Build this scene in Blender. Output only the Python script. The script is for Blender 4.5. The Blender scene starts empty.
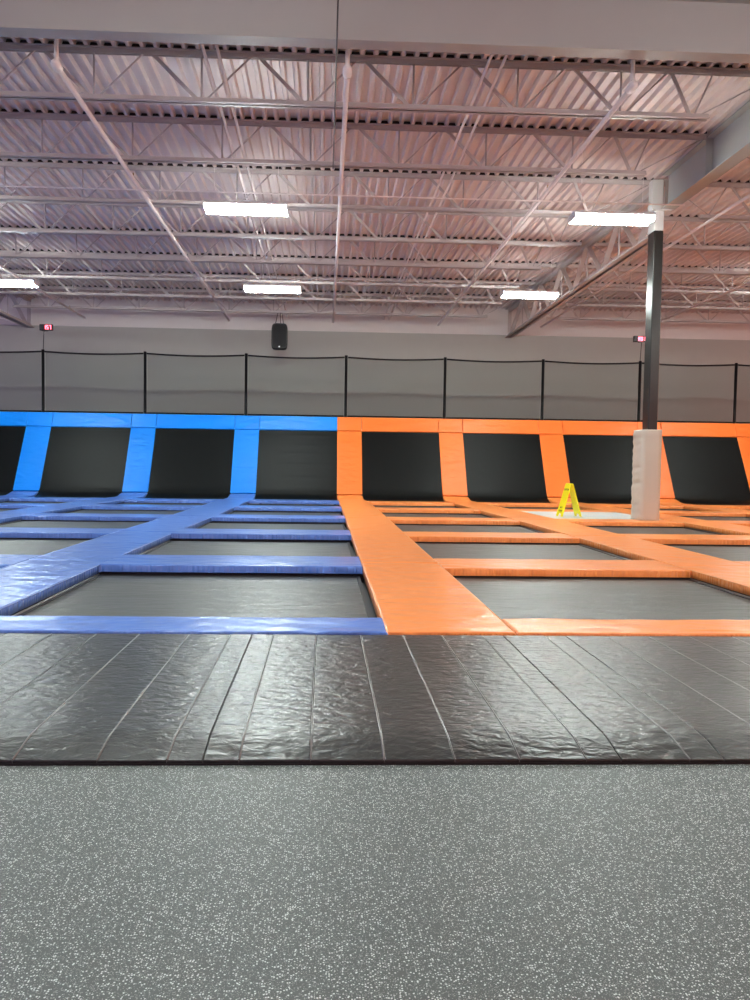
import bpy, math, random
from mathutils import Vector, Matrix, noise
random.seed(7)
C = bpy.context.scene.collection
sc = bpy.context.scene
PI = math.pi

# ---------------------------------------------------------------- mesh builder
class MB:
    def __init__(s): s.v = []; s.f = []; s.sm = []
    def quad(s, pts, smooth=False):
        b = len(s.v); s.v += [tuple(p) for p in pts]; s.f.append(tuple(range(b, b+len(pts)))); s.sm.append(smooth)
    def box(s, x0, x1, y0, y1, z0, z1):
        b = len(s.v)
        s.v += [(x0,y0,z0),(x1,y0,z0),(x1,y1,z0),(x0,y1,z0),(x0,y0,z1),(x1,y0,z1),(x1,y1,z1),(x0,y1,z1)]
        for q in ((0,3,2,1),(4,5,6,7),(0,1,5,4),(1,2,6,5),(2,3,7,6),(3,0,4,7)):
            s.f.append(tuple(b+i for i in q)); s.sm.append(False)
        return s
    def bbox(s, x0, x1, y0, y1, z0, z1, r=.01):
        """box with chamfered long edges"""
        pts = [(x0+r,y0),(x1-r,y0),(x1,y0+r),(x1,y1-r),(x1-r,y1),(x0+r,y1),(x0,y1-r),(x0,y0+r)]
        c = ((x0+x1)/2,(y0+y1)/2)
        def ring(z, k):
            return [(c[0]+(p[0]-c[0])*(1-k/(x1-x0)*2), c[1]+(p[1]-c[1])*(1-k/(y1-y0)*2), z) for p in pts]
        rings = [ring(z0, r), ring(z0+r, 0), ring(z1-r, 0), ring(z1, r)]
        b = len(s.v)
        for rg in rings: s.v += rg
        for k in range(3):
            for i in range(8):
                j = (i+1) % 8
                s.f.append((b+k*8+i, b+k*8+j, b+k*8+8+j, b+k*8+8+i)); s.sm.append(False)
        s.f.append(tuple(b+i for i in range(7,-1,-1))); s.sm.append(False)
        s.f.append(tuple(b+24+i for i in range(8))); s.sm.append(False)
        return s
    def bar(s, a, b, w, h=None, up=(0,0,1), off=(0,0)):
        """rectangular bar from a to b, w sideways, h along up"""
        h = h or w
        a, b = Vector(a), Vector(b); d = (b-a).normalized(); u = Vector(up)
        if abs(d.dot(u)) > .98: u = Vector((0,1,0))
        r = d.cross(u).normalized(); u = r.cross(d).normalized()
        k = len(s.v)
        for p in (a, b):
            for i, j in ((-1,-1),(1,-1),(1,1),(-1,1)):
                s.v.append(tuple(p + r*(i*w/2+off[0]) + u*(j*h/2+off[1])))
        for q in ((3,2,1,0),(4,5,6,7),(0,1,5,4),(1,2,6,5),(2,3,7,6),(3,0,4,7)):
            s.f.append(tuple(k+i for i in q)); s.sm.append(False)
        return s
    def tube(s, pts, r, n=8, cap=True):
        pts = [Vector(p) for p in pts]; k = len(s.v)
        rr = r if isinstance(r, (list, tuple)) else [r]*len(pts)
        for i, p in enumerate(pts):
            d = (pts[min(i+1,len(pts)-1)] - pts[max(i-1,0)]).normalized()
            u = Vector((0,0,1)) if abs(d.z) < .9 else Vector((0,1,0))
            a = d.cross(u).normalized(); b = a.cross(d).normalized()
            for t in range(n):
                th = 2*PI*t/n
                s.v.append(tuple(p + a*math.cos(th)*rr[i] + b*math.sin(th)*rr[i]))
        for i in range(len(pts)-1):
            for t in range(n):
                u = (t+1) % n
                s.f.append((k+i*n+t, k+i*n+u, k+(i+1)*n+u, k+(i+1)*n+t)); s.sm.append(True)
        if cap:
            s.f.append(tuple(k+t for t in range(n-1,-1,-1))); s.sm.append(False)
            s.f.append(tuple(k+(len(pts)-1)*n+t for t in range(n))); s.sm.append(False)
        return s
    def prism(s, prof, axis, a, b):
        """closed profile [(p,q)] extruded along axis 'x' (p=y,q=z), 'y' (p=x,q=z), 'z' (p=x,q=y)"""
        def P(p, q, t): return {'x': (t,p,q), 'y': (p,t,q), 'z': (p,q,t)}[axis]
        k = len(s.v); n = len(prof)
        s.v += [P(p,q,a) for p,q in prof] + [P(p,q,b) for p,q in prof]
        for i in range(n):
            j = (i+1) % n
            s.f.append((k+i, k+j, k+n+j, k+n+i)); s.sm.append(False)
        s.f.append(tuple(k+i for i in range(n-1,-1,-1))); s.sm.append(False)
        s.f.append(tuple(k+n+i for i in range(n))); s.sm.append(False)
        return s
    def build(s, name, m, parent=None, origin=None):
        vs = s.v
        if origin is None:
            if parent is None:
                xs = [p[0] for p in vs]; ys = [p[1] for p in vs]; zs = [p[2] for p in vs]
                origin = ((min(xs)+max(xs))/2, (min(ys)+max(ys))/2, min(zs))
            else: origin = tuple(parent.location)
        o3 = Vector(origin)
        me = bpy.data.meshes.new(name)
        me.from_pydata([(p[0]-o3.x, p[1]-o3.y, p[2]-o3.z) for p in vs], [], s.f)
        me.polygons.foreach_set('use_smooth', s.sm)
        me.materials.append(m); me.update()
        import bmesh
        bm = bmesh.new(); bm.from_mesh(me); bmesh.ops.recalc_face_normals(bm, faces=bm.faces); bm.to_mesh(me); bm.free()
        o = bpy.data.objects.new(name, me); C.objects.link(o)
        if parent is None: o.location = o3
        else: o.parent = parent
        return o

def tag(o, label, cat, group=None):
    o['label'] = label; o['category'] = cat
    if group: o['group'] = group
    return o
def thing(name, loc, label, cat, group=None):
    o = bpy.data.objects.new(name, None); C.objects.link(o); o.location = loc
    o.empty_display_size = .1
    return tag(o, label, cat, group)
def struct(o): o['kind'] = 'structure'; return o
def copy_thing(o, delta, label, group=None, parent=None):
    c = o.copy(); C.objects.link(c)
    if parent is None:
        c.location = o.location + Vector(delta); c['label'] = label
        if group: c['group'] = group
    else: c.parent = parent
    for ch in o.children: copy_thing(ch, None, None, None, c)
    return c

# ---------------------------------------------------------------- materials
def srgb(r, g, b):
    f = lambda c: (c/255/12.92) if c/255 <= .04045 else ((c/255+.055)/1.055)**2.4
    return (f(r), f(g), f(b), 1)
def mat(name, col, rough=.5, metal=0, spec=.5, bump=0, bscale=(5,5,5), bdetail=3, var=0, vscale=3, coat=0, emit=None, estr=0):
    m = bpy.data.materials.new(name); m.use_nodes = True
    nt = m.node_tree; N = nt.nodes; L = nt.links; b = N['Principled BSDF']
    b.inputs['Base Color'].default_value = col; b.inputs['Roughness'].default_value = rough
    b.inputs['Metallic'].default_value = metal; b.inputs['Specular IOR Level'].default_value = spec
    b.inputs['Coat Weight'].default_value = coat
    if emit: b.inputs['Emission Color'].default_value = emit; b.inputs['Emission Strength'].default_value = estr
    if bump or var:
        tc = N.new('ShaderNodeTexCoord')
    if bump:
        mp = N.new('ShaderNodeMapping'); mp.inputs['Scale'].default_value = bscale
        nz = N.new('ShaderNodeTexNoise'); nz.inputs['Scale'].default_value = 1; nz.inputs['Detail'].default_value = bdetail
        nz.inputs['Distortion'].default_value = .4
        bp = N.new('ShaderNodeBump'); bp.inputs['Strength'].default_value = bump; bp.inputs['Distance'].default_value = .02
        L.new(tc.outputs['Object'], mp.inputs[0]); L.new(mp.outputs[0], nz.inputs['Vector'])
        L.new(nz.outputs[0], bp.inputs['Height']); L.new(bp.outputs[0], b.inputs['Normal'])
    if var:
        n2 = N.new('ShaderNodeTexNoise'); n2.inputs['Scale'].default_value = 1; n2.inputs['Detail'].default_value = 5
        m2 = N.new('ShaderNodeMapping'); m2.inputs['Scale'].default_value = vscale if isinstance(vscale, tuple) else (vscale,)*3
        L.new(tc.outputs['Object'], m2.inputs[0]); L.new(m2.outputs[0], n2.inputs['Vector'])
        mx = N.new('ShaderNodeMix'); mx.data_type = 'RGBA'
        mx.inputs['A'].default_value = tuple(c*(1-var) for c in col[:3])+(1,)
        mx.inputs['B'].default_value = tuple(min(1,c*(1+var)) for c in col[:3])+(1,)
        L.new(n2.outputs[0], mx.inputs['Factor']); L.new(mx.outputs['Result'], b.inputs['Base Color'])
    return m

def vinyl(name, col, rough, crease=.5, scale=(1.6,2.4,2.4), gather=True):
    m = mat(name, col, rough, spec=.55 if gather else .3)
    nt = m.node_tree; N = nt.nodes; L = nt.links; b = N['Principled BSDF']
    tc = N.new('ShaderNodeTexCoord'); geo = N.new('ShaderNodeNewGeometry')
    # location based offset so that no two pads share creases
    oi = N.new('ShaderNodeObjectInfo'); ad = N.new('ShaderNodeVectorMath'); ad.operation = 'ADD'
    mp = N.new('ShaderNodeMapping'); mp.inputs['Scale'].default_value = scale; mp.inputs['Rotation'].default_value = (0,0,.5)
    L.new(tc.outputs['Object'], ad.inputs[0]); L.new(oi.outputs['Location'], ad.inputs[1]); L.new(ad.outputs[0], mp.inputs[0])
    rg = N.new('ShaderNodeTexNoise'); rg.noise_type = 'RIDGED_MULTIFRACTAL'; rg.inputs['Scale'].default_value = 1; rg.inputs['Detail'].default_value = 3; rg.inputs['Distortion'].default_value = 1.2
    L.new(mp.outputs[0], rg.inputs['Vector'])
    nz = N.new('ShaderNodeTexNoise'); nz.inputs['Scale'].default_value = 2.2; nz.inputs['Detail'].default_value = 2; L.new(mp.outputs[0], nz.inputs['Vector'])
    sm = N.new('ShaderNodeMath'); sm.operation = 'MULTIPLY_ADD'; sm.inputs[1].default_value = 1.1
    L.new(rg.outputs[0], sm.inputs[0]); L.new(nz.outputs[0], sm.inputs[2])
    last = sm
    if gather:
        sn = N.new('ShaderNodeSeparateXYZ'); L.new(geo.outputs['Normal'], sn.inputs[0])
        ab = N.new('ShaderNodeMath'); ab.operation = 'ABSOLUTE'; L.new(sn.outputs['Z'], ab.inputs[0])
        inv = N.new('ShaderNodeMapRange'); inv.inputs[1].default_value = .8; inv.inputs[2].default_value = .3; L.new(ab.outputs[0], inv.inputs[0])
        mg = N.new('ShaderNodeMapping'); mg.inputs['Scale'].default_value = (22,22,3); L.new(ad.outputs[0], mg.inputs[0])
        gn = N.new('ShaderNodeTexNoise'); gn.inputs['Scale'].default_value = 1; gn.inputs['Detail'].default_value = 1; L.new(mg.outputs[0], gn.inputs['Vector'])
        mu = N.new('ShaderNodeMath'); mu.operation = 'MULTIPLY'; L.new(gn.outputs[0], mu.inputs[0]); L.new(inv.outputs[0], mu.inputs[1])
        s2 = N.new('ShaderNodeMath'); s2.operation = 'MULTIPLY_ADD'; s2.inputs[1].default_value = 1.6
        L.new(mu.outputs[0], s2.inputs[0]); L.new(sm.outputs[0], s2.inputs[2]); last = s2
    bp = N.new('ShaderNodeBump'); bp.inputs['Strength'].default_value = crease; bp.inputs['Distance'].default_value = .025
    L.new(last.outputs[0], bp.inputs['Height']); L.new(bp.outputs[0], b.inputs['Normal'])
    return m
BLUE_F = vinyl('blue_floor_vinyl', (.09,.205,.60,1), .31, crease=1.0)
BLUE_W = vinyl('blue_wall_vinyl', (.0,.225,.82,1), .42, crease=.9, scale=(1.1,2.5,2.8), gather=False)
ORANGE = vinyl('orange_vinyl', (.93,.30,.075,1), .32, crease=1.0)
PIPB = mat('light_blue_piping', (.35,.5,.9,1), .3); PIPO = mat('light_orange_piping', (.95,.45,.2,1), .3)
ORANGE_W = vinyl('orange_wall_vinyl', (.88,.19,.03,1), .42, crease=.9, scale=(1.1,2.5,2.8), gather=False)
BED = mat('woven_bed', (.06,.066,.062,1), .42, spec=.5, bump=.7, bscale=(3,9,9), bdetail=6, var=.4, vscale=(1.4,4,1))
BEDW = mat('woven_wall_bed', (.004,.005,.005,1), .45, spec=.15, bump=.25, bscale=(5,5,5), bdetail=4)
BAND = mat('black_webbing', (.01,.01,.011,1), .55)
FRAME = mat('black_frame_steel', (.012,.012,.013,1), .4)
GALV = mat('bare_frame_steel', (.3,.3,.3,1), .35, metal=.7)
MATV = mat('black_mat_vinyl', (.009,.0125,.0118,1), .33, spec=.8, bump=.5, bscale=(14,24,14), bdetail=3)
GLINT = mat('grey_welt_glint', (.22,.23,.22,1), .3)  # lighter grey carries the glint along the mat seams
STEEL = mat('white_painted_steel', (.50,.44,.43,1), .5, var=.05)
DECK = mat('white_painted_deck', (.76,.66,.64,1), .55, var=.06, vscale=1.2)
GIRD = mat('white_painted_girder', (.40,.40,.385,1), .5, var=.05, vscale=1.5)
SLOT = mat('slot_shade', (.03,.024,.022,1), .8)  # near-black that paints the shade in the deck slots
PIPE = mat('white_painted_pipe', (.84,.76,.74,1), .4)
WALLU = mat('wall_white_paint', (.72,.67,.65,1), .7, var=.03)
WALLL = mat('wall_grey_paint', (.43,.42,.39,1), .7, var=.03)
POST = mat('black_post', (.005,.005,.006,1), .5, spec=.2)
COLD = mat('column_black_paint', (.014,.013,.012,1), .3, spec=.4)
COLW = mat('column_white_paint', (.66,.64,.62,1), .5)
PADG = mat('column_grey_vinyl', (.50,.45,.38,1), .5, bump=.6, bscale=(4,4,9), bdetail=3)
YEL = mat('yellow_plastic', (.9,.84,.0,1), .4)
BLACK = mat('black_plastic', (.006,.006,.008,1), .4)
GRILL = mat('speaker_grille', (.003,.003,.004,1), .6, bump=.5, bscale=(90,90,90))
LOGO = mat('silver_badge', (.7,.7,.72,1), .3, metal=.6)
CABLE = mat('dark_cable', (.03,.03,.03,1), .5)
HOUS = mat('fixture_white', (.75,.75,.73,1), .4)
LENS = mat('lit_lens', (.9,.9,.88,1), .5, emit=(.90,1,.95,1), estr=72)
LED = mat('red_digits', (.5,.02,.04,1), .5, emit=(1,.12,.18,1), estr=3.5)
LEDB = mat('timer_window', (.06,.0,.005,1), .3)
INK = mat('black_ink', (.01,.01,.01,1), .5)
RAIL = mat('brass_head', (.5,.35,.2,1), .3, metal=.8)

def white_floor_mat():
    m = mat('white_safety_floor', (.62,.66,.66,1), .35)
    nt = m.node_tree; N = nt.nodes; L = nt.links; b = N['Principled BSDF']
    tc = N.new('ShaderNodeTexCoord'); v = N.new('ShaderNodeTexVoronoi'); v.inputs['Scale'].default_value = 5
    r = N.new('ShaderNodeValToRGB'); r.color_ramp.elements[0].color = (.72,.72,.68,1); r.color_ramp.elements[1].color = (.55,.66,.70,1)
    L.new(tc.outputs['Object'], v.inputs['Vector']); L.new(v.outputs['Color'], r.inputs[0]); L.new(r.outputs[0], b.inputs['Base Color'])
    return m
WFLOOR = white_floor_mat()

def rubber_mat():
    m = mat('speckled_rubber', (.1,.1,.1,1), .5, spec=.35)
    nt = m.node_tree; N = nt.nodes; L = nt.links; b = N['Principled BSDF']
    tc = N.new('ShaderNodeTexCoord')
    nd = N.new('ShaderNodeTexNoise'); nd.inputs['Scale'].default_value = 60
    ad = N.new('ShaderNodeMixRGB'); ad.blend_type = 'ADD'; ad.inputs[0].default_value = .012
    L.new(tc.outputs['Object'], ad.inputs[1]); L.new(nd.outputs['Color'], ad.inputs[2])
    def flecks(scale, thr, keep):
        v = N.new('ShaderNodeTexVoronoi'); v.inputs['Scale'].default_value = scale; L.new(ad.outputs[0], v.inputs['Vector'])
        lt = N.new('ShaderNodeMath'); lt.operation = 'LESS_THAN'; lt.inputs[1].default_value = thr
        L.new(v.outputs['Distance'], lt.inputs[0])
        sp = N.new('ShaderNodeSeparateColor'); L.new(v.outputs['Color'], sp.inputs[0])
        g = N.new('ShaderNodeMath'); g.operation = 'GREATER_THAN'; g.inputs[1].default_value = keep; L.new(sp.outputs[0], g.inputs[0])
        mu = N.new('ShaderNodeMath'); mu.operation = 'MULTIPLY'; L.new(lt.outputs[0], mu.inputs[0]); L.new(g.outputs[0], mu.inputs[1])
        return mu
    a = flecks(170, .36, .62); c = flecks(300, .38, .5)
    base = N.new('ShaderNodeTexNoise'); base.inputs['Scale'].default_value = 220; L.new(tc.outputs['Object'], base.inputs['Vector'])
    m0 = N.new('ShaderNodeMix'); m0.data_type = 'RGBA'; m0.inputs['A'].default_value = (.052,.065,.062,1); m0.inputs['B'].default_value = (.110,.132,.126,1)
    L.new(base.outputs[0], m0.inputs['Factor'])
    m1 = N.new('ShaderNodeMix'); m1.data_type = 'RGBA'; m1.inputs['B'].default_value = (.30,.33,.32,1)
    L.new(c.outputs[0], m1.inputs['Factor']); L.new(m0.outputs['Result'], m1.inputs['A'])
    m2 = N.new('ShaderNodeMix'); m2.data_type = 'RGBA'; m2.inputs['B'].default_value = (.66,.72,.70,1)
    L.new(a.outputs[0], m2.inputs['Factor']); L.new(m1.outputs['Result'], m2.inputs['A'])
    L.new(m2.outputs['Result'], b.inputs['Base Color'])
    return m
RUBBER = rubber_mat()

def net_mat():
    m = bpy.data.materials.new('fine_black_net'); m.use_nodes = True
    nt = m.node_tree; N = nt.nodes; L = nt.links; b = N['Principled BSDF']
    b.inputs['Base Color'].default_value = (.035,.04,.04,1); b.inputs['Roughness'].default_value = .7
    b.inputs['Alpha'].default_value = .36
    return m
NET = net_mat()

# ---------------------------------------------------------------- setting
YW = 28.4; ZT = 5.84; ZD = 6.785
# floor
struct(MB().box(-18, 24, -8, 4.80, -.08, 0).build('floor', RUBBER))
struct(MB().box(-18, 24, 4.80, YW+.2, -1.0, -.92).build('floor_pit', mat('pit_concrete', (.08,.08,.08,1), .8)))
struct(MB().box(-18, 24, 4.76, 4.80, -.92, -.08).build('trim_pit', FRAME))
# far wall, two tones of paint
struct(MB().box(-18, 24, YW, YW+.2, -.92, ZT).build('wall_back', WALLL))
struct(MB().box(-18, 24, YW-.015, YW+.2, ZT, ZD+.2).build('wall_back_upper', WALLU))
# ceiling deck with trapezoid flutes running away from the camera
d = MB(); p = .190; n = int(42/p); x = -18
prof = []
for i in range(n):
    x0 = x + i*p
    prof += [(x0,ZD),(x0+.050,ZD),(x0+.072,ZD+.068),(x0+.168,ZD+.068)]
prof.append((x+n*p, ZD))
for i in range(len(prof)-1):
    (xa,za),(xb,zb) = prof[i], prof[i+1]
    d.quad([(xa,-8,za),(xb,-8,zb),(xb,YW,zb),(xa,YW,za)])
struct(d.build('ceiling', DECK))
struct(MB().box(-18, 24, -8, YW+.2, ZD+.12, ZD+.2).build('ceiling_roof_board', DECK))

# ---------------------------------------------------------------- roof steel
def ibeam(axis, c, a, b, z0, z1, fw, ft, wt, name, m, parent=None):
    pr = [(c-fw/2,z0),(c+fw/2,z0),(c+fw/2,z0+ft),(c+wt/2,z0+ft),(c+wt/2,z1-ft),(c+fw/2,z1-ft),(c+fw/2,z1),(c-fw/2,z1),(c-fw/2,z1-ft),(c-wt/2,z1-ft),(c-wt/2,z0+ft),(c-fw/2,z0+ft)]
    return MB().prism(pr, axis, a, b).build(name, m, parent)
XG = 6.58
t = thing('steel_girder', (0, 9.58, 6.1), 'deep white I-beam running across the top of the view above the courts', 'beam')
ibeam('x', 9.565, -17.5, 23.5, 6.10, 6.77, .21, .022, .014, 'beam_profile', GIRD, t)
t = thing('steel_girder', (XG, 12.5, 6.1), 'white I-beam running from the cross beam to the top of the dark column', 'beam')
ibeam('y', XG, 9.72, 15.10, 6.10, 6.76, .27, .022, .014, 'beam_profile', GIRD, t)
for yy in (11.2, 13.37, 15.30):
    for q in ((XG-.13, XG-.008), (XG+.008, XG+.13)): MB().box(q[0], q[1], yy-.006, yy+.006, 6.12, 6.74).build('stiffener_plate', GIRD, t)

JY = [11.2+2.17*k for k in range(8)]
def angle_chord(x0, x1, y, z, up):
    """pair of steel angles back to back; up=+1 top chord (flat leg up)"""
    m = MB(); L = .072; tk = .012; g = .02
    for s in (-1, 1):
        a = y + s*g; b = y + s*(g+tk); e = y + s*(g+.05)
        if up > 0: m.box(x0, x1, min(a,b), max(a,b), z-L, z); m.box(x0, x1, min(a,e), max(a,e), z-tk, z)
        else: m.box(x0, x1, min(a,b), max(a,b), z, z+L); m.box(x0, x1, min(a,e), max(a,e), z, z+tk)
    return m
NODE0 = -.30; PP = 1.48
def make_joist(y, x0, x1, label, group, node0, seat=True):
    t = thing('roof_joist', ((x0+x1)/2, y, 6.08), label, 'joist', group)
    zt = ZD; zb = 6.08
    angle_chord(x0, x1, y, zt, 1).build('top_chord', STEEL, t)
    MB().box(x0, x1, y-.02, y-.005, zt, zt+.066).build('flute_shade', SLOT, t)['label'] = 'dark strip painted as flute shade above the top chord'  # added strip, stands in for the shade inside the deck flutes
    ks = [node0+PP*k for k in range(-30, 30) if x0+1.0 < node0+PP*k < x1-1.6]
    xl = ks[0]-1.0; xr = ks[-1]+1.15
    angle_chord(xl-.15, xr+.12, y, zb, -1).build('bottom_chord', STEEL, t)
    zi, zj = zb+.05, zt-.05
    def web(a, b, w, r=False):
        m = MB()
        if r: m.tube([a,b], w/2, 6)
        else: m.bar(a, b, w, .022, up=(0,1,0))
        m.build('web_member', STEEL, t)
    for i, k in enumerate(ks):
        web((k,y,zi),(k,y,zj), .03, True)
        if i == 0:
            web((k-.06,y,zi),(k-.55,y,zj), .045); web((xl,y,zi),(k-.62,y,zj), .026, True)
        web((k+.06,y,zi),(min(k+PP/2-.06, xr-.3),y,zj), .026, True)
        nxt = k+PP-.06 if i < len(ks)-1 else xr-.14
        web((k+PP/2+.06 if i < len(ks)-1 else k+PP/2-.02,y,zj),(nxt,y,zi), .05)
    web((xr-.08,y,zi),(xr+.18,y,zj), .026, True)
    web((xr-.02,y,zi),(x1-.05,y,zj), .02, True)
    web((xl+.05,y,zi),(x0+.05,y,zj), .02, True)
    return t
XL = -10.5
ordn = ['nearest','second','third','fourth','fifth','sixth','seventh','eighth']
def jl(i, where):
    if i == 0: return 'white open-web roof joist nearest the cross beam, %s' % where
    if i == 7: return 'white open-web roof joist farthest back, beside the far wall, %s' % where
    return 'white open-web roof joist, %s back from the cross beam, %s' % (ordn[i], where)
j0 = make_joist(JY[0], XL+.1, XG-.13, jl(0,'left of the column'), 'roof joists of the middle bay', NODE0)
for i in range(1, 8):
    copy_thing(j0, (0, JY[i]-JY[0], 0), jl(i,'left of the column'))
r0 = make_joist(JY[1], XG+.13, 23.4, jl(1,'right of the column'), 'roof joists of the right bay', NODE0+PP*2)
for i in range(2, 8):
    copy_thing(r0, (0, JY[i]-JY[1], 0), jl(i,'right of the column'))
l0 = make_joist(JY[7], -17.8, XL-.1, 'white open-web joist stub left of the left truss beside the far wall', 'roof joists of the left bay', NODE0-PP*8)

def truss(x, ys, label):
    y0, y1 = ys
    t = thing('truss_girder', (x, (y0+y1)/2, 5.74), label, 'truss', 'deep roof trusses')
    zt, zb = 6.76, 5.74
    for z, nm, up in ((zt,'top_chord',1),(zb,'bottom_chord',-1)):
        m = MB(); L = .12; tk = .014; g = .03
        for s in (-1, 1):
            a = x+s*g; b = x+s*(g+tk); e = x+s*(g+.12)
            zz = (z-L, z) if up > 0 else (z, z+L); zf = (z-tk, z) if up > 0 else (z, z+tk)
            m.box(min(a,b), max(a,b), y0, y1, *zz); m.box(min(a,e), max(a,e), y0, y1, *zf)
        m.build(nm, STEEL, t)
    tops = [yy for yy in JY if yy > y0+.8]
    prev = (y0+.1, zt-.06)
    zi, zj = zb+.06, zt-.06
    pts = []
    for k, yt in enumerate(tops):
        yb = yt - 1.085
        MB().bar((x,prev[0],prev[1]),(x,yb-.06,zi), .13, .02, up=(0,1,0)).build('web_member', STEEL, t)
        MB().bar((x,yb+.06,zi),(x,yt-.05,zj), .13, .02, up=(0,1,0)).build('web_member', STEEL, t)
        MB().bar((x,yt,zj),(x,yt,zi+.0), .035, .035).build('web_member', STEEL, t)
        prev = (yt+.05, zj)
    MB().bar((x,prev[0],prev[1]),(x,y1-.35,zi), .13, .02, up=(0,1,0)).build('web_member', STEEL, t)
    MB().bar((x,y1-.12,zi),(x,y1-.12,zj), .12, .03).build('web_member', STEEL, t)
    return t
truss(XG+.03, (15.5, YW-.05), 'white truss girder running from the column head back to the far wall')
truss(XL, (15.6, YW-.05), 'white truss girder at the left edge meeting the far wall')

# column
t = thing('steel_column', (6.42, 15.27, -.92), 'tall square steel column painted black with a white top', 'column')
MB().bbox(6.33, 6.515, 15.12, 15.42, -.92, 5.70, .012).build('shaft', COLD, t)
MB().bbox(6.33, 6.515, 15.12, 15.42, 5.70, 6.08, .012).build('painted_top', COLW, t)['label'] = 'white painted top of the shaft'
MB().box(6.30, 6.66, 15.08, 15.46, 6.08, 6.10).build('cap_plate', COLW, t)
MB().bbox(6.30, 6.52, 15.20, 15.38, 6.10, 6.70, .01).build('head_bracket', COLW, t)
cp = MB(); W = (6.19, 6.575, 15.02, 15.50)
def padded_box(x0,x1,y0,y1,z0,z1,r,nz,nu,amp):
    m = MB(); per = []
    def side(a, b, nrm):
        for i in range(nu):
            f = i/nu
            per.append(((a[0]+(b[0]-a[0])*f, a[1]+(b[1]-a[1])*f), nrm, f))
    side((x0+r,y0),(x1-r,y0),(0,-1)); side((x1,y0+r),(x1,y1-r),(1,0)); side((x1-r,y1),(x0+r,y1),(0,1)); side((x0,y1-r),(x0,y0+r),(-1,0))
    n = len(per); cx, cy = (x0+x1)/2, (y0+y1)/2
    for k in range(nz+1):
        z = z0+(z1-z0)*k/nz
        for (px,py), nr, f in per:
            w = 0
            if nr == (-1,0): w = amp*(noise.noise(Vector((py*2.2, z*5.5, 3.1)))*1.3 + abs(math.sin(z*21+py*2))*.8)
            m.v.append((px+nr[0]*w, py+nr[1]*w, z))
    for k in range(nz):
        for i in range(n):
            j = (i+1) % n
            m.f.append((k*n+i, k*n+j, (k+1)*n+j, (k+1)*n+i)); m.sm.append(True)
    m.f.append(tuple(range(n-1,-1,-1))); m.sm.append(False)
    m.f.append(tuple(nz*n+i for i in range(n))); m.sm.append(False)
    return m
tag(padded_box(*W, .055, 1.84, .02, 60, 6, .014).build('column_pad', PADG), 'beige grey padded sleeve wrapped around the foot of the dark column', 'pad')

# ---------------------------------------------------------------- pads and trampolines
def path_pad(x0a, x1a, x0b, x1b, path, t, r=.014, step=.12, amp=.0022, seed=0, th0=0):
    """padded slab swept along path [(y,z)], width lerps a->b, thickness t measured down from the path (the path is its top)"""
    r = min(r, t*.45)
    P = [Vector((0,y,z)) for y, z in path]
    L = [0]
    for i in range(1, len(P)): L.append(L[-1] + (P[i]-P[i-1]).length)
    T = L[-1]
    def at(s):
        s = min(max(s, 0), T)
        for i in range(1, len(P)):
            if s <= L[i] + 1e-9: break
        f = (s-L[i-1])/(L[i]-L[i-1]); return P[i-1].lerp(P[i], f)
    def nrm(s):
        e = min(.08, T/4); a, b = at(max(0,s-e)), at(min(T,s+e)); d = (b-a).normalized()
        return Vector((0,-d.z,d.y))
    def prof(Ln, st):
        n = max(2, int(math.ceil((Ln-2*r)/st)))
        q = [(0,-t),(0,-r),(r*.3,-r*.3),(r,0),(r*1.6,0)]
        q += [(r*1.6+(Ln-3.2*r)*i/n, 0) for i in range(1, n)]
        q += [(Ln-r*1.6,0),(Ln-r,0),(Ln-r*.3,-r*.3),(Ln,-r),(Ln,-t)]
        return q
    m = MB(); W = abs(x1a-x0a)
    pu = prof(W, max(step, W/70)); pv = prof(T, max(step, T/60)); nu, nv = len(pu), len(pv)
    for j, (s, hv) in enumerate(pv):
        c = at(s); nn = nrm(s); f = s/T
        xa = x0a+(x0b-x0a)*f; xb = x1a+(x1b-x1a)*f
        for i, (u, hu) in enumerate(pu):
            h = min(hu, hv); X = xa+(xb-xa)*u/W
            w = 0
            if h > -.01: w = amp*(noise.noise(Vector((X*3, s*5, seed)))*1.6+noise.noise(Vector((X*9, s*3, seed+5)))*.8)
            m.v.append(tuple(Vector((X,0,0)) + c + nn*(h+w)))
    for j in range(nv-1):
        for i in range(nu-1):
            m.f.append((j*nu+i, j*nu+i+1, (j+1)*nu+i+1, (j+1)*nu+i)); m.sm.append(True)
    edge = [i for i in range(nu)] + [j*nu+nu-1 for j in range(1,nv)] + [(nv-1)*nu+i for i in range(nu-2,-1,-1)] + [j*nu for j in range(nv-2,0,-1)]
    # bottom: strip between left and right edge rows, robust for long pads
    for j in range(nv-1):
        m.f.append((j*nu, (j+1)*nu, (j+1)*nu+nu-1, j*nu+nu-1)); m.sm.append(False)
    return m
def piping(o, x0a, x1a, x0b, x1b, ya, yb, z, m, sides):
    for sd in sides:
        xa, xb = (x0a, x0b) if sd < 0 else (x1a, x1b)
        p = MB().tube([(xa-sd*.004,ya+.01,z-.003),(xb-sd*.004,yb-.01,z-.003)], .0045, 5).build('piping', m, o)
    return o

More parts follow.
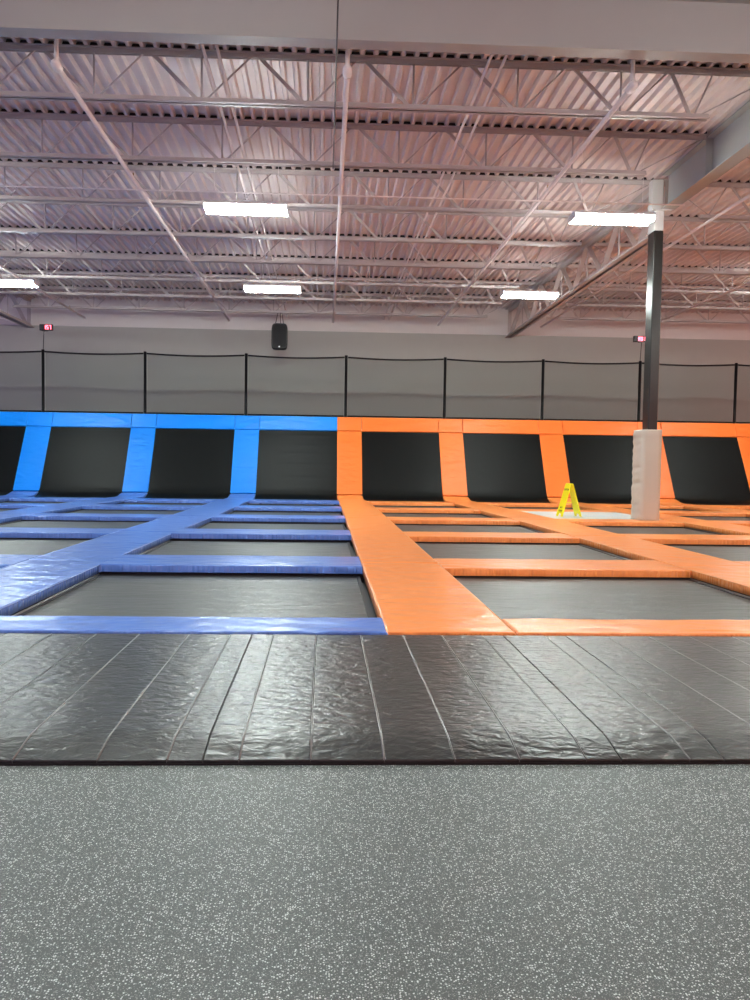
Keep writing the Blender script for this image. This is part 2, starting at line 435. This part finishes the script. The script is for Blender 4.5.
ZP = .06; TP = .075
strips = [('B',[(4,-9.5,-8.6),(16,-9.45,-8.55),(21,-9.15,-8.3),(22.95,-9.03,-8.28)]),
          ('B',[(4,-6.45,-5.62),(14.5,-6.35,-5.56),(17.5,-6.3,-5.47),(21,-6.1,-5.3),(22.95,-5.90,-5.15)]),
          ('B',[(4,-3.1,-2.24),(8,-3.05,-2.22),(11.2,-3.03,-2.19),(14.4,-2.95,-2.10),(20.5,-2.88,-2.04),(22.95,-2.77,-2.02)]),
          ('O',[(4,.39,1.2),(21,.40,1.22),(22.95,.36,1.11)]),
          ('O',[(4,3.76,4.6),(11,3.72,4.57),(14.3,3.68,4.56),(17.5,3.60,4.5),(20.5,3.5,4.35),(22.95,3.49,4.24)]),
          ('O',[(4,6.9,7.7),(14,6.84,7.65),(20.5,6.68,7.5),(22.95,6.62,7.37)]),
          ('O',[(4,9.95,10.8),(17,9.85,10.7),(22.95,9.75,10.50)])]
def lx(s, y):
    K = s[1]
    if y <= K[0][0]: return K[0][1:]
    for q in range(1, len(K)):
        if y <= K[q][0]:
            f = (y-K[q-1][0])/(K[q][0]-K[q-1][0])
            return (K[q-1][1]+(K[q][1]-K[q-1][1])*f, K[q-1][2]+(K[q][2]-K[q-1][2])*f)
    return K[-1][1:]
sdesc = ['farthest left walkway','second walkway left of the aisle','first walkway left of the aisle',
         'wide orange centre aisle','first walkway right of the aisle','second walkway right of the aisle','third walkway right of the aisle']
rows = [(4.76,5.20),(7.76,8.59),(11.17,12.0),(14.5,15.3),(17.78,18.6),(20.85,21.75)]
breaks = [4.76, 8.15, 11.6, 14.95, 18.2, 21.6]
segn = ['front-most','second','third','fourth','fifth']
def seen(xa, xb, y): return xb > -.43*y and xa < .57*y
for k, s in enumerate(strips):
    M_ = BLUE_F if s[0] == 'B' else ORANGE; cn = 'blue' if s[0] == 'B' else 'orange'
    for i in range(5):
        ya, yb = breaks[i]+.006, breaks[i+1]-.006
        (a0, a1), (b0, b1) = lx(s, ya), lx(s, yb)
        if not seen(b0, b1, yb): continue
        o = path_pad(a0, a1, b0, b1, [(ya,ZP+.003),(yb,ZP+.003)], TP+.003, seed=k*7+i).build('floor_pad', M_)
        piping(o, a0, a1, b0, b1, ya, yb, ZP+.003, PIPB if s[0] == 'B' else PIPO, (-1,1))
        tag(o, '%s floor pad, %s piece of %s' % (cn, segn[i], sdesc[k]), 'floor pad', 'lengthwise floor pads')
    a0, a1 = lx(s, 21.6); b0, b1 = lx(s, 22.95)
    if seen(b0, b1, 23):
        o = path_pad(a0, a1, b0, b1, [(21.606,ZP+.003),(22.4,ZP+.004),(22.55,ZP+.012),(22.93,.165)], TP, seed=k+90).build('floor_pad', M_)
        tag(o, '%s curved pad at the wall end of the %s' % (cn, sdesc[k]), 'floor pad', 'curved pads at the foot of the wall')

cols = [('B' if k < 3 else 'O') for k in range(7)]
def cx(k, y): return (lx(strips[k], y)[1], lx(strips[k+1], y)[0] if k < 6 else 13.0)
cdesc = ['third column left of aisle','second column left of aisle','column just left of aisle',
         'column just right of aisle','second column right of aisle','third column right of aisle','fourth column right of aisle']
rown = ['front edge','first gap','second gap','third gap','fourth gap','last gap before the wall']
for k, c in enumerate(cols):
    M_ = BLUE_F if c == 'B' else ORANGE; cn = 'blue' if c == 'B' else 'orange'
    for i, (ya, yb) in enumerate(rows):
        (xa, xb), (xc, xd) = cx(k, ya), cx(k, yb)
        if not seen(xa, xb, yb): continue
        if i == 0: continue
        o = path_pad(xa+.004, xb-.004, xc+.004, xd-.004, [(ya,ZP),(yb,ZP)], TP, seed=k*11+i)
        if k == 2:
            o.v = [(v[0], v[1], v[2]+.012) for v in o.v]
        o = o.build('cross_pad', M_)
        where = ['', 'behind the front trampoline','behind the second trampoline','behind the third trampoline','behind the fourth trampoline','before the wall trampoline'][i]
        if k == 4 and i == 4: where = 'behind the white floor patch'
        tag(o, '%s crosswise vinyl pad %s in the %s' % (cn, where, cdesc[k]), 'floor pad', 'crosswise floor pads')
# front edge pads
for (xa, xb, M_, lab) in ((-3.9,-2.25,BLUE_F,'blue crosswise pad along the front edge at the far left'),
                          (-2.245,.40,BLUE_F,'blue crosswise pad along the front edge left of the orange aisle'),
                          (1.205,3.80,ORANGE,'orange crosswise pad along the front edge right of the orange aisle')):
    o = path_pad(xa, xb, xa, xb, [(4.75,ZP+.006),(5.2,ZP+.006)], TP, amp=.004, seed=int(xa*7))
    o = o.build('cross_pad', M_); tag(o, lab, 'floor pad', 'front edge pads')

# trampolines (bed, webbing border, frame)
ton = ['front-most','second','third','fourth','fifth']
for k, c in enumerate(cols):
    for i in range(5):
        ya, yb = rows[i][1], rows[i+1][0]
        xa, xb = cx(k, ya)[0], cx(k, ya)[1]
        xc, xd = cx(k, yb)
        if not seen(xa, xb, yb): continue
        if k == 4 and i == 3:
            o = path_pad(xa, xb, xc, xd, [(ya,.055),(yb,.055)], .06, r=.01, amp=0).build('white_floor_panel', WFLOOR)
            tag(o, 'pale grey and white floor panel around the foot of the padded column', 'floor panel'); continue
        cn = 'blue' if c == 'B' else 'orange'
        t = thing('trampoline', ((xa+xb)/2, (ya+yb)/2, -.92), 'grey-black trampoline among %s pads, %s from front, %s' % (cn, ton[i], cdesc[k]), 'trampoline', 'floor trampolines')
        e = .035; m = MB(); nx, ny = 14, 14
        zb = -.035
        x0, x1, y0, y1 = xa+.04, xb-.04, ya-.01, yb-.008
        for jj in range(ny+1):
            for ii in range(nx+1):
                u, v = ii/nx, jj/ny
                sag = -.012*math.sin(PI*u)*math.sin(PI*v)
                m.v.append((x0+(x1-x0)*u, y0+(y1-y0)*v, zb+sag))
        for jj in range(ny):
            for ii in range(nx):
                q = jj*(nx+1)+ii; m.f.append((q,q+1,q+nx+2,q+nx+1)); m.sm.append(True)
        m.build('jump_bed', BED, t)
        m = MB(); w = .022
        for (p0,p1,q0,q1) in ((x0-.01,x1+.01,y0-.01,y0+w),(x0-.01,x1+.01,y1-w,y1+.01),(x0-.01,x0+w,y0+w,y1-w),(x1-w,x1+.01,y0+w,y1-w)):
            m.box(p0,p1,q0,q1,zb-.006,zb+.007)
        m.build('edge_webbing', BAND, t)
        m = MB()
        for (p0,p1,q0,q1) in ((xa-.08,xb+.08,ya-.1,ya-.04),(xa-.08,xb+.08,yb+.04,yb+.1),(xa-.08,xa-.02,ya-.04,yb+.04),(xb+.02,xb+.08,ya-.04,yb+.04)):
            m.box(p0,p1,q0,q1,-.09,-.022)
        for (px,py) in ((xa-.05,ya-.07),(xb+.05,ya-.07),(xa-.05,yb+.07),(xb+.05,yb+.07)):
            m.box(px-.03,px+.03,py-.03,py+.03,-.92,-.05)
        m.build('frame', FRAME, t)
        for xx in ((xa+.012,) if k < 3 else (xb-.012,)): MB().tube([(xx,ya,-.03),(xx,yb,-.03)], .009, 8).build('side_rail', GALV, t)['label'] = 'bare steel side rail'
        m = MB(); m.box(xa-.03,xb+.03,ya-.03,yb+.03,-.11,-.10); m.build('spring_skirt', BAND, t)

# wall trampolines, their pads and the top rail pads
wp = [(.36+3.13*k) for k in range(-4, 5)]   # left edges of the wall strips
cname = lambda k: 'blue' if k < 3 else 'orange'
WY0, WZ0, WY1, WZ1 = 22.95, .19, 24.0, 2.09
wd = ['at the far left edge','second left of the centre strip','left of the centre strip, nearest it','at the centre of the wall','first right of the centre strip','second right of the centre strip','third right of the centre strip','fourth right of the centre strip','at the far right edge']
wnames = {-3:'farthest left',-2:'second left of the blue and orange join',-1:'first left of the blue and orange join',0:'at the blue and orange join',1:'first right of the blue and orange join',2:'directly behind the yellow sign',3:'partly behind the column',4:'at the right edge of the view'}
bnames = {-4:'at the left edge of the view',-3:'second from the left edge of the view',-2:'third from the left edge',-1:'directly left of the blue and orange join',0:'first with orange strips on both sides',1:'second with orange strips on both sides',2:'left of the column pad',3:'right of the column pad'}
for k in range(-4, 5):
    x0 = .36+3.13*k; x1 = x0+.75
    M_ = BLUE_W if k < 0 else ORANGE_W; cn = 'blue' if k < 0 else 'orange'
    if k > -4:
        o = path_pad(x0, x1, x0, x1, [(WY0,WZ0),(WY0+(WY1-WY0)*.5,WZ0+(WZ1-WZ0)*.5),(WY1,WZ1)], .08, r=.015, amp=.004, seed=k+40).build('wall_pad', M_)
        tag(o, '%s sloping pad between wall trampolines, %s' % (cn, wnames[k]), 'wall pad', 'sloping wall pads')
        # header pad above strip
        o = path_pad(x0+.004, x1-.004, x0+.004, x1-.004, [(WY1+.005,WZ1+.012),(WY1+.17,WZ1+.44)], .09, r=.015, amp=.003, seed=k+60).build('header_pad', M_)
        tag(o, '%s short header pad, sloping pad below is %s' % (cn, wnames[k]), 'wall pad', 'header pads along the top of the wall')
    if k < 4:
        xb = x0+3.13; M2 = BLUE_W if k < 0 else ORANGE_W; c2 = 'blue' if k < 0 else 'orange'
        o = path_pad(x1+.004, xb-.004, x1+.004, xb-.004, [(WY1-.0,WZ1+.006),(WY1+.17,WZ1+.44)], .09, r=.015, amp=.004, seed=k+70).build('header_pad', M2)
        tag(o, '%s long header pad above the wall trampoline %s' % (c2, bnames[k]), 'wall pad', 'header pads along the top of the wall')
        # bed
        t = thing('wall_trampoline', ((x1+xb)/2, 23.4, -.92), 'black sloping wall trampoline %s' % bnames[k], 'trampoline', 'sloping wall trampolines')
        path = [(21.85,-.03),(22.2,-.03),(22.5,-.005),(22.75,.06),(22.93,.15),(23.06,.30),(23.2,.56),(23.5,1.13),(23.8,1.70),(24.0,2.075)]
        m = MB(); nx = 16; ys = []
        for q in range(len(path)-1):
            nn = 3 if q < 6 else 12
            for w in range(nn):
                f = w/nn; ys.append((path[q][0]+(path[q+1][0]-path[q][0])*f, path[q][1]+(path[q+1][1]-path[q][1])*f))
        ys.append(path[-1])
        folds = [(1.93,.0),(1.62,.2),(1.36,.45),(1.04,.35),(.66,.3)] if k == -1 else []
        for (yy, zz) in ys:
            for ii in range(nx+1):
                u = ii/nx; dz = 0
                sag = .03*math.sin(PI*u)*(1 if zz > .3 else 0)*math.sin(PI*min(1,max(0,(zz-.3)/1.8)))
                for fz, sh in folds:
                    dz += .02*math.exp(-((zz-fz)/.022)**2)*math.exp(-((u-.65+sh*.3)/.22)**2)
                m.v.append((x1-.03+(xb-x1+.06)*u, yy+sag-dz, zz-dz*.3))
        for jj in range(len(ys)-1):
            for ii in range(nx):
                q = jj*(nx+1)+ii; m.f.append((q,q+1,q+nx+2,q+nx+1)); m.sm.append(True)
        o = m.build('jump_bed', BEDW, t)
        m = MB()
        for xx in (x1+.04, xb-.04):
            m.tube([(xx,24.2,-.92),(xx,24.2,2.03)], .04, 8)
        m.tube([(x1-.06,24.2,2.03),(xb+.06,24.2,2.03)], .04, 8)
        m.build('frame', FRAME, t)

# black landing mat in front
t = thing('landing_mat', (.2, 3.8, 0), 'long black padded vinyl mat with welded seams along the front of the courts', 'mat')
bx = [-3.2,-2.94,-2.68,-2.42,-2.15,-1.9,-1.63,-1.37,-1.11,-.81,-.56,-.43,-.30,-.04,.23,.49,.73,.98,1.11,1.37,1.5,1.76,2.02,2.28,2.55,2.8,3.06,3.3]
mpath = [(2.80,.018),(2.97,.05),(3.3,.051),(4.74,.051)]
for i in range(len(bx)-1):
    path_pad(bx[i]+.001, bx[i+1]-.001, bx[i]+.001, bx[i+1]-.001, mpath, .019, r=.004, step=.07, amp=.0012, seed=i+200).build('mat_panel', MATV, t)
for i in (4,6,7,8,9,10,12,13,14,15,16,17,19,21,22,23,24):
    x = bx[i]; r = .0032 if i % 2 else .0045
    MB().tube([(x,2.802,.018),(x,2.97,.049),(x,4.72,.050)], r, 6).build('seam_welt_glint', GLINT, t)  # welds painted lighter for the light caught on rounded seam edges
MB().box(-3.2, 3.3, 2.796, 2.83, 0, .006).build('base_binding', BAND, t)
MB().box(-3.2, 3.3, 2.81, 4.74, .0, .004).build('underside', BAND, t)

# ---------------------------------------------------------------- net fence
NPX = [-8.80+3.143*k for k in range(-1, 9)]
nn_ = {1:'carrying the red timer at the left',2:'second from the left edge',3:'third from the left edge, above a blue pad',4:'nearest the blue and orange join',5:'first well right of the blue and orange join',6:'second right of the blue and orange join',7:'beside the column, carrying a red timer',8:'nearest the right edge of the view'}
NZ0, NZ1 = 2.55, 4.44
for i, x in enumerate(NPX):
    if 1 <= i <= 8:
        m = MB().tube([(x,24.8,-.92),(x,24.8,4.50)], .048, 10)
        tag(m.build('net_post', POST), 'black upright net post %s' % nn_[i], 'post', 'net posts above the wall pads')
    if i < len(NPX)-1:
        xb = NPX[i+1]
        nm = ['at the left edge of the view','second from the left edge','third from the left edge','above the join of blue and orange pads','directly right of the one above the colour join','above the second orange wall trampoline','just left of the column','just right of the column','at the right edge of the view'][i]
        t = thing('safety_net', ((x+xb)/2, 24.83, NZ0), 'dark fine-mesh safety net panel %s' % nm, 'net', 'safety net panels')
        m = MB(); n1, n2 = 14, 6
        for jj in range(n2+1):
            for ii in range(n1+1):
                u, v = ii/n1, jj/n2
                m.v.append((x+.06+(xb-x-.12)*u, 24.82+.03*math.sin(u*9+v*2), NZ0+(NZ1-.05*math.sin(PI*u)-NZ0)*v))
        for jj in range(n2):
            for ii in range(n1):
                q = jj*(n1+1)+ii; m.f.append((q,q+1,q+n1+2,q+n1+1)); m.sm.append(True)
        m.build('mesh_panel', NET, t)
        MB().tube([(x+.055+(xb-x-.11)*u, 24.80, NZ1-.05*math.sin(PI*u)) for u in [q/10 for q in range(11)]], .028, 6).build('top_rope', POST, t)
        MB().tube([(x+.055,24.80,NZ0+.04),(xb-.055,24.80,NZ0+.04)], .025, 6).build('bottom_rope', POST, t)

# timers with seven segment digits
SEG = {'1':'bc','5':'afgcd','7':'abc','A':'abcefg','U':'bcdef','L':'def'}
def seven(m, ch, x, y, z, w, h, t):
    segs = SEG[ch]; g = t
    def B(xa,xb,za,zb): m.box(x+xa, x+xb, y-.004, y+.002, z+za, z+zb)
    if 'a' in segs: B(0,w,h-g,h)
    if 'd' in segs: B(0,w,0,g)
    if 'g' in segs: B(0,w,h/2-g/2,h/2+g/2)
    if 'f' in segs: B(0,g,h/2,h)
    if 'e' in segs: B(0,g,0,h/2)
    if 'b' in segs: B(w-g,w,h/2,h)
    if 'c' in segs: B(w-g,w,0,h/2)
for (x, z, txt, xp, lab) in ((-8.66, 5.07, '157', NPX[1], 'small black timer with red digits on the net post at the left'),
                             (9.97, 5.09, 'AU1', NPX[7], 'small black timer with red digits left of the column')):
    t = thing('countdown_timer', (x, 24.8, z), lab, 'timer', 'red digit timers')
    MB().bbox(x-.20, x+.20, 24.66, 24.745, z, z+.19, .012).build('case', BLACK, t)
    MB().box(x-.07, x+.19, 24.652, 24.662, z+.015, z+.175).build('display_window', LEDB, t)
    m = MB()
    for q, ch in enumerate(txt): seven(m, ch, x-.055+q*.08, 24.648, z+.035, .058, .12, .017)
    m.build('digits', LED, t)['label'] = 'glowing red digits'
    MB().tube([(xp+.0,24.82,4.48),(xp+.03,24.82,z+.01)], .012, 6).build('mounting_rod', CABLE, t)
    MB().box(xp-.02, x, 24.74, 24.83, z+.0, z+.03).build('bracket', BLACK, t)

# loudspeaker hung from the roof
t = thing('loudspeaker', (-1.56, 26.37, 4.83), 'black loudspeaker hanging on cables above the blue wall pads', 'loudspeaker')
m = MB(); pr = []
w, h = .27, .44; zc = 5.27
for a in range(0, 360, 12):
    ca, sa = math.cos(math.radians(a)), math.sin(math.radians(a)); e = 2/5.5
    pr.append((math.copysign(abs(ca)**e, ca)*w*(1-.03*sa), math.copysign(abs(sa)**e, sa)*h))
for k, (yy, s) in enumerate(((26.12,.90),(26.15,.98),(26.19,1),(26.42,.96),(26.52,.72))):
    for (a, b) in pr: m.v.append((-1.56+a*s, yy, zc+b*s))
n = len(pr)
for k in range(4):
    for i in range(n): m.f.append((k*n+i, k*n+(i+1)%n, (k+1)*n+(i+1)%n, (k+1)*n+i)); m.sm.append(True)
m.f.append(tuple(range(n))); m.sm.append(False); m.f.append(tuple(4*n+i for i in range(n))); m.sm.append(False)
m.build('cabinet', BLACK, t)
m = MB(); m.v = [(-1.56+a*.84, 26.112, zc+b*.86) for a,b in pr] + [(-1.56+a*.84, 26.121, zc+b*.86) for a,b in pr]
m.f = [tuple(range(n)), tuple(range(2*n-1,n-1,-1))] + [(i,(i+1)%n,n+(i+1)%n,n+i) for i in range(n)]; m.sm = [False]*len(m.f)
m.build('grille', GRILL, t)
MB().box(-1.58, -1.54, 26.105, 26.113, zc-.36, zc-.32).build('badge', LOGO, t)
for dx in (-.15, .03, .13):
    MB().tube([(-1.56+dx,26.3,zc+.40),(-1.56+dx*.45,26.36,6.09)], .012, 6).build('hanging_cable', CABLE, t)
MB().box(-1.72, -1.42, 26.28, 26.32, zc+.41, zc+.44).build('hanging_bar', LOGO, t)

# ---------------------------------------------------------------- ceiling lights
def make_light(x, y, label):
    z = 5.44
    t = thing('light_fixture', (x, y, z), label, 'ceiling light', 'linear high bay lights')
    MB().prism([(y-.06,z+.03),(y+.06,z+.03),(y+.06,z+.09),(y+.06,z+.13),(y+.195,z+.075),(y+.195,z+.085),(y+.16,z+.14),(y-.16,z+.14),(y-.195,z+.085),(y-.195,z+.075),(y-.06,z+.13),(y-.06,z+.09)], 'x', x-.71, x+.71).build('housing', HOUS, t)
    for yy in (-.12, .12):
        m = MB(); m.tube([(x-.70,y+yy,z+.05),(x-.695,y+yy,z+.05),(x+.695,y+yy,z+.05),(x+.70,y+yy,z+.05)], [.04,.065,.065,.04], 12); m.build('lens', LENS, t)
    for xx in (-.71, .71):
        MB().box(x+xx-.012, x+xx+.012, y-.2, y+.2, z+.0, z+.12).build('end_cap', HOUS, t)
    for xx in (-.55, .55):
        MB().tube([(x+xx,y,z+.13),(x+xx,y,6.78)], .004, 5).build('hanging_cable', PIPE, t)
    MB().box(x-.06, x+.06, y-.05, y+.05, z+.14, z+.19).build('driver_box', HOUS, t)
    return t
l0 = make_light(-1.42, 13.85, 'bright linear ceiling light, larger of the two left of centre')
Ls = [(5.02,13.85,'bright linear ceiling light touching the top of the column in view'),
      (-1.38,20.1,'bright linear ceiling light above the hanging loudspeaker'),
      (5.2,20.1,'bright linear ceiling light in front of the truss girder left of the column'),
      (-8.0,20.1,'bright linear ceiling light cut off by the left edge of the view'),
      (-8.0,13.85,'linear ceiling light left of the view, nearer row'),
      (12.1,13.85,'linear ceiling light right of the view, nearer row'),
      (12.2,20.1,'linear ceiling light right of the view, farther row')]
for x, y, lab in Ls: copy_thing(l0, (x+1.42, y-13.85, 0), lab)
k = 0
for y in (4.6,):
    for x, w in ((-8,'far left'),(-1.42,'left'),(5.1,'right'),(11.7,'far right')):
        copy_thing(l0, (x+1.42, y-13.85, 0), 'linear ceiling light %s the camera, %s one' % ('above' if y > 0 else 'behind', w))

# conduits, sprinkler pipes, cable
def pipe(x, y0, y1, z, r, label, riser=None, heads=()):
    t = thing('sprinkler_pipe', (x, (y0+y1)/2, z), label, 'pipe', 'white sprinkler pipes')
    MB().tube([(x,y0,z),(x,y1,z)], r, 10).build('pipe_run', PIPE, t)
    if riser:
        MB().tube([(x,y0,z),(x,y0,z+.02),(x,y0-.02,riser)], r*.8, 8).build('riser', PIPE, t)
        MB().tube([(x,y0-.10,z),(x,y0-.05,z),(x,y0+.08,z),(x,y0+.1,z)], [r*.6,r*1.7,r*1.7,r*1.2], 10).build('elbow', PIPE, t)
    for yh in heads:
        MB().tube([(x,yh,z+r),(x,yh,z+r+.07)], .012, 6).build('sprinkler_head', RAIL, t)
    MB().tube([(x,y1,z),(x,y1,z-.06)], .014, 6).build('end_nozzle', PIPE, t)
    return t
pipe(-3.40, 10.1, 27.5, 6.0, .035, 'white sprinkler pipe running away at left of the ceiling', 6.78, (14,18,22,26))
pipe(.22, 10.0, 27.4, 6.0, .035, 'white sprinkler pipe running straight away at the centre of the ceiling', 6.78, (14,18,22,26))
pipe(3.9, 10.15, 27.5, 6.0, .035, 'white sprinkler pipe running away between centre and the column', 6.78, (14,18,22,26))
pipe(-8.36, 11.0, 27.6, 6.0, .035, 'white sprinkler pipe at the far left behind the cut off light', 6.78, (18,22,26))
pipe(7.56, 12.0, 27.5, 6.0, .03, 'white sprinkler pipe just right of the truss girder', None, (18,22))
pipe(11.13, 12.0, 25.7, 6.0, .035, 'white sprinkler pipe at the far right of the ceiling', None, (18,22))
for x, w in ((-1.60,'left one of the pair above the left lights'),(-1.42,'right one of the pair above the left lights'),(2.05,'left one of the pair right of the centre'),(2.24,'right one of the pair right of the centre')):
    m = MB().tube([(x,9.75,6.30),(x,28.3,6.30)], .022, 8)
    tag(m.build('conduit', PIPE), 'thin white conduit through the joists, %s' % w, 'conduit', 'conduits running away through the joists')
tag(MB().tube([(-9.5,13.95,5.80),(6.38,13.95,5.80)], .012, 6).build('conduit', PIPE), 'thin white conduit running crosswise above the nearer row of lights', 'conduit')
tag(MB().tube([(.085,6.5,6.07),(.08,9.44,6.07),(.08,11,6.08),(.075,13.4,6.06)], .010, 6).build('hanging_wire', CABLE), 'thin dark wire passing under the cross beam at the centre', 'wire')

# ---------------------------------------------------------------- wet floor sign
def sign():
    cx, cy, z0 = 5.06, 15.95, .065
    t = thing('wet_floor_sign', (cx, cy, z0), 'yellow folding wet floor sign standing open on the pale floor panel', 'sign')
    H, W, sp = .68, .30, .20
    ang = math.radians(97)   # turn of the sign: we look along its hinge
    A = Vector((math.cos(ang), math.sin(ang), 0)); B = Vector((math.sin(ang), -math.cos(ang), 0))  # A hinge axis, B spread
    O = Vector((cx, cy, z0))
    def leg(s):
        m = MB(); th = .016
        top = O + Vector((0,0,H)) + B*s*.012; foot = O + B*s*sp
        dn = (foot-top).normalized(); nr = A.cross(dn)*s
        if nr.z < 0: nr = -nr
        # outline with a notch at the feet and rounded shoulders
        o2 = [(-.105,0),(-.125,.02),(-.15,.66),(-.15,.70),(-.08,.70),(-.05,.64),(.05,.64),(.08,.70),(.15,.70),(.15,.66),(.125,.02),(.105,0)]
        k = (foot-top).length/.70
        n = len(o2); b = len(m.v)
        for off in (0, th):
            for (a, q) in o2: m.v.append(tuple(top + A*a + dn*q*k + nr*off))
        m.f.append(tuple(range(b,b+n))); m.f.append(tuple(range(b+2*n-1,b+n-1,-1)))
        for i in range(n): m.f.append((b+i, b+(i+1)%n, b+n+(i+1)%n, b+n+i))
        m.sm += [False]*(n+2)
        o = m.build('panel', YEL, t)
        # black print on the outer face
        p = MB()
        def patch(a0, a1, q0, q1, e=.003):
            pts = [top + A*a + dn*q*k + nr*(th+e) for a, q in ((a0,q0),(a1,q0),(a1,q1),(a0,q1))]
            base = [top + A*a + dn*q*k + nr*(th-.001) for a, q in ((a0,q0),(a1,q0),(a1,q1),(a0,q1))]
            bb = len(p.v); p.v += [tuple(x) for x in pts+base]
            for q_ in ((0,1,2,3),(0,1,5,4),(1,2,6,5),(2,3,7,6),(3,0,4,7)): p.f.append(tuple(bb+i for i in q_)); p.sm.append(False)
        # slipping figure
        patch(-.02,.02,.26,.30); patch(-.03,.03,.31,.40); patch(-.07,-.03,.32,.34); patch(.03,.08,.30,.32); patch(-.06,-.02,.40,.48); patch(.01,.09,.40,.42)
        p.build('printed_figure', INK, o)
        for txt, q, size in (('CAUTION', .15, .055), ('WET', .53, .05), ('FLOOR', .60, .05)):
            cu = bpy.data.curves.new('lettering', 'FONT'); cu.body = txt; cu.size = size; cu.align_x = 'CENTER'; cu.extrude = .001
            tmp = bpy.data.objects.new('lettering', cu); C.objects.link(tmp)
            bpy.context.view_layer.update()
            me = bpy.data.meshes.new_from_object(tmp.evaluated_get(bpy.context.evaluated_depsgraph_get()))
            bpy.data.objects.remove(tmp)
            me.materials.clear(); me.materials.append(INK)
            lo = bpy.data.objects.new('lettering', me); C.objects.link(lo)
            X = (-A) if (( -A).cross(-dn)).dot(nr) > 0 else A
            Mx = Matrix((X, -dn, nr)).transposed().to_4x4()
            Mx.translation = top + dn*q*k + nr*(th+.003) - O
            lo.matrix_world = Mx; lo.parent = o
    leg(-1); leg(1)
    MB().tube([tuple(O+Vector((0,0,H-.01))-A*.13), tuple(O+Vector((0,0,H-.01))+A*.13)], .016, 8).build('hinge', YEL, t)
    MB().tube([tuple(O+Vector((0,0,H*.42))-B*sp*.6+A*.1), tuple(O+Vector((0,0,H*.42))+B*sp*.6+A*.1)], .006, 6).build('spreader', YEL, t)
sign()

# ---------------------------------------------------------------- world: added fill through the open hall sides, tinted cool left and warm right
w = bpy.data.worlds.new('hall_fill'); sc.world = w; w.use_nodes = True
nt = w.node_tree; N = nt.nodes; L = nt.links; bg = N['Background']
tc = N.new('ShaderNodeTexCoord'); sx = N.new('ShaderNodeSeparateXYZ'); L.new(tc.outputs['Generated'], sx.inputs[0])
mr = N.new('ShaderNodeMapRange'); mr.inputs[1].default_value = -.9; mr.inputs[2].default_value = .9; L.new(sx.outputs['X'], mr.inputs[0])
mx = N.new('ShaderNodeMix'); mx.data_type = 'RGBA'
mx.inputs['A'].default_value = (.20,.34,.72,1); mx.inputs['B'].default_value = (1.35,.46,.22,1)
L.new(mr.outputs[0], mx.inputs['Factor']); L.new(mx.outputs['Result'], bg.inputs[0]); bg.inputs[1].default_value = .6

# ---------------------------------------------------------------- camera
R = ((0.9990939449171642,-0.04025533260798368,0.013812944164036828),(0.011902307495329997,-0.04732208804572778,-0.9988087680128157),(0.04086103652802758,0.9980681981606331,-0.04680008028029655))
cam = bpy.data.cameras.new('camera'); co = bpy.data.objects.new('camera', cam); C.objects.link(co)
r, dn, fw = (Vector(a) for a in R)
Mx = Matrix((r, -dn, -fw)).transposed().to_4x4(); Mx.translation = (0, 0, 1.1); co.matrix_world = Mx
cam.sensor_fit = 'AUTO'; cam.sensor_width = 36; cam.lens = 780/1000*36
cam.shift_x = (375-356.53)/1000; cam.clip_end = 200; cam.clip_start = .05
sc.camera = co
sc.view_settings.view_transform = 'Standard'; sc.view_settings.look = 'None'; sc.view_settings.gamma = 1
sc.view_settings.use_curve_mapping = False; sc.view_settings.exposure = 1.25
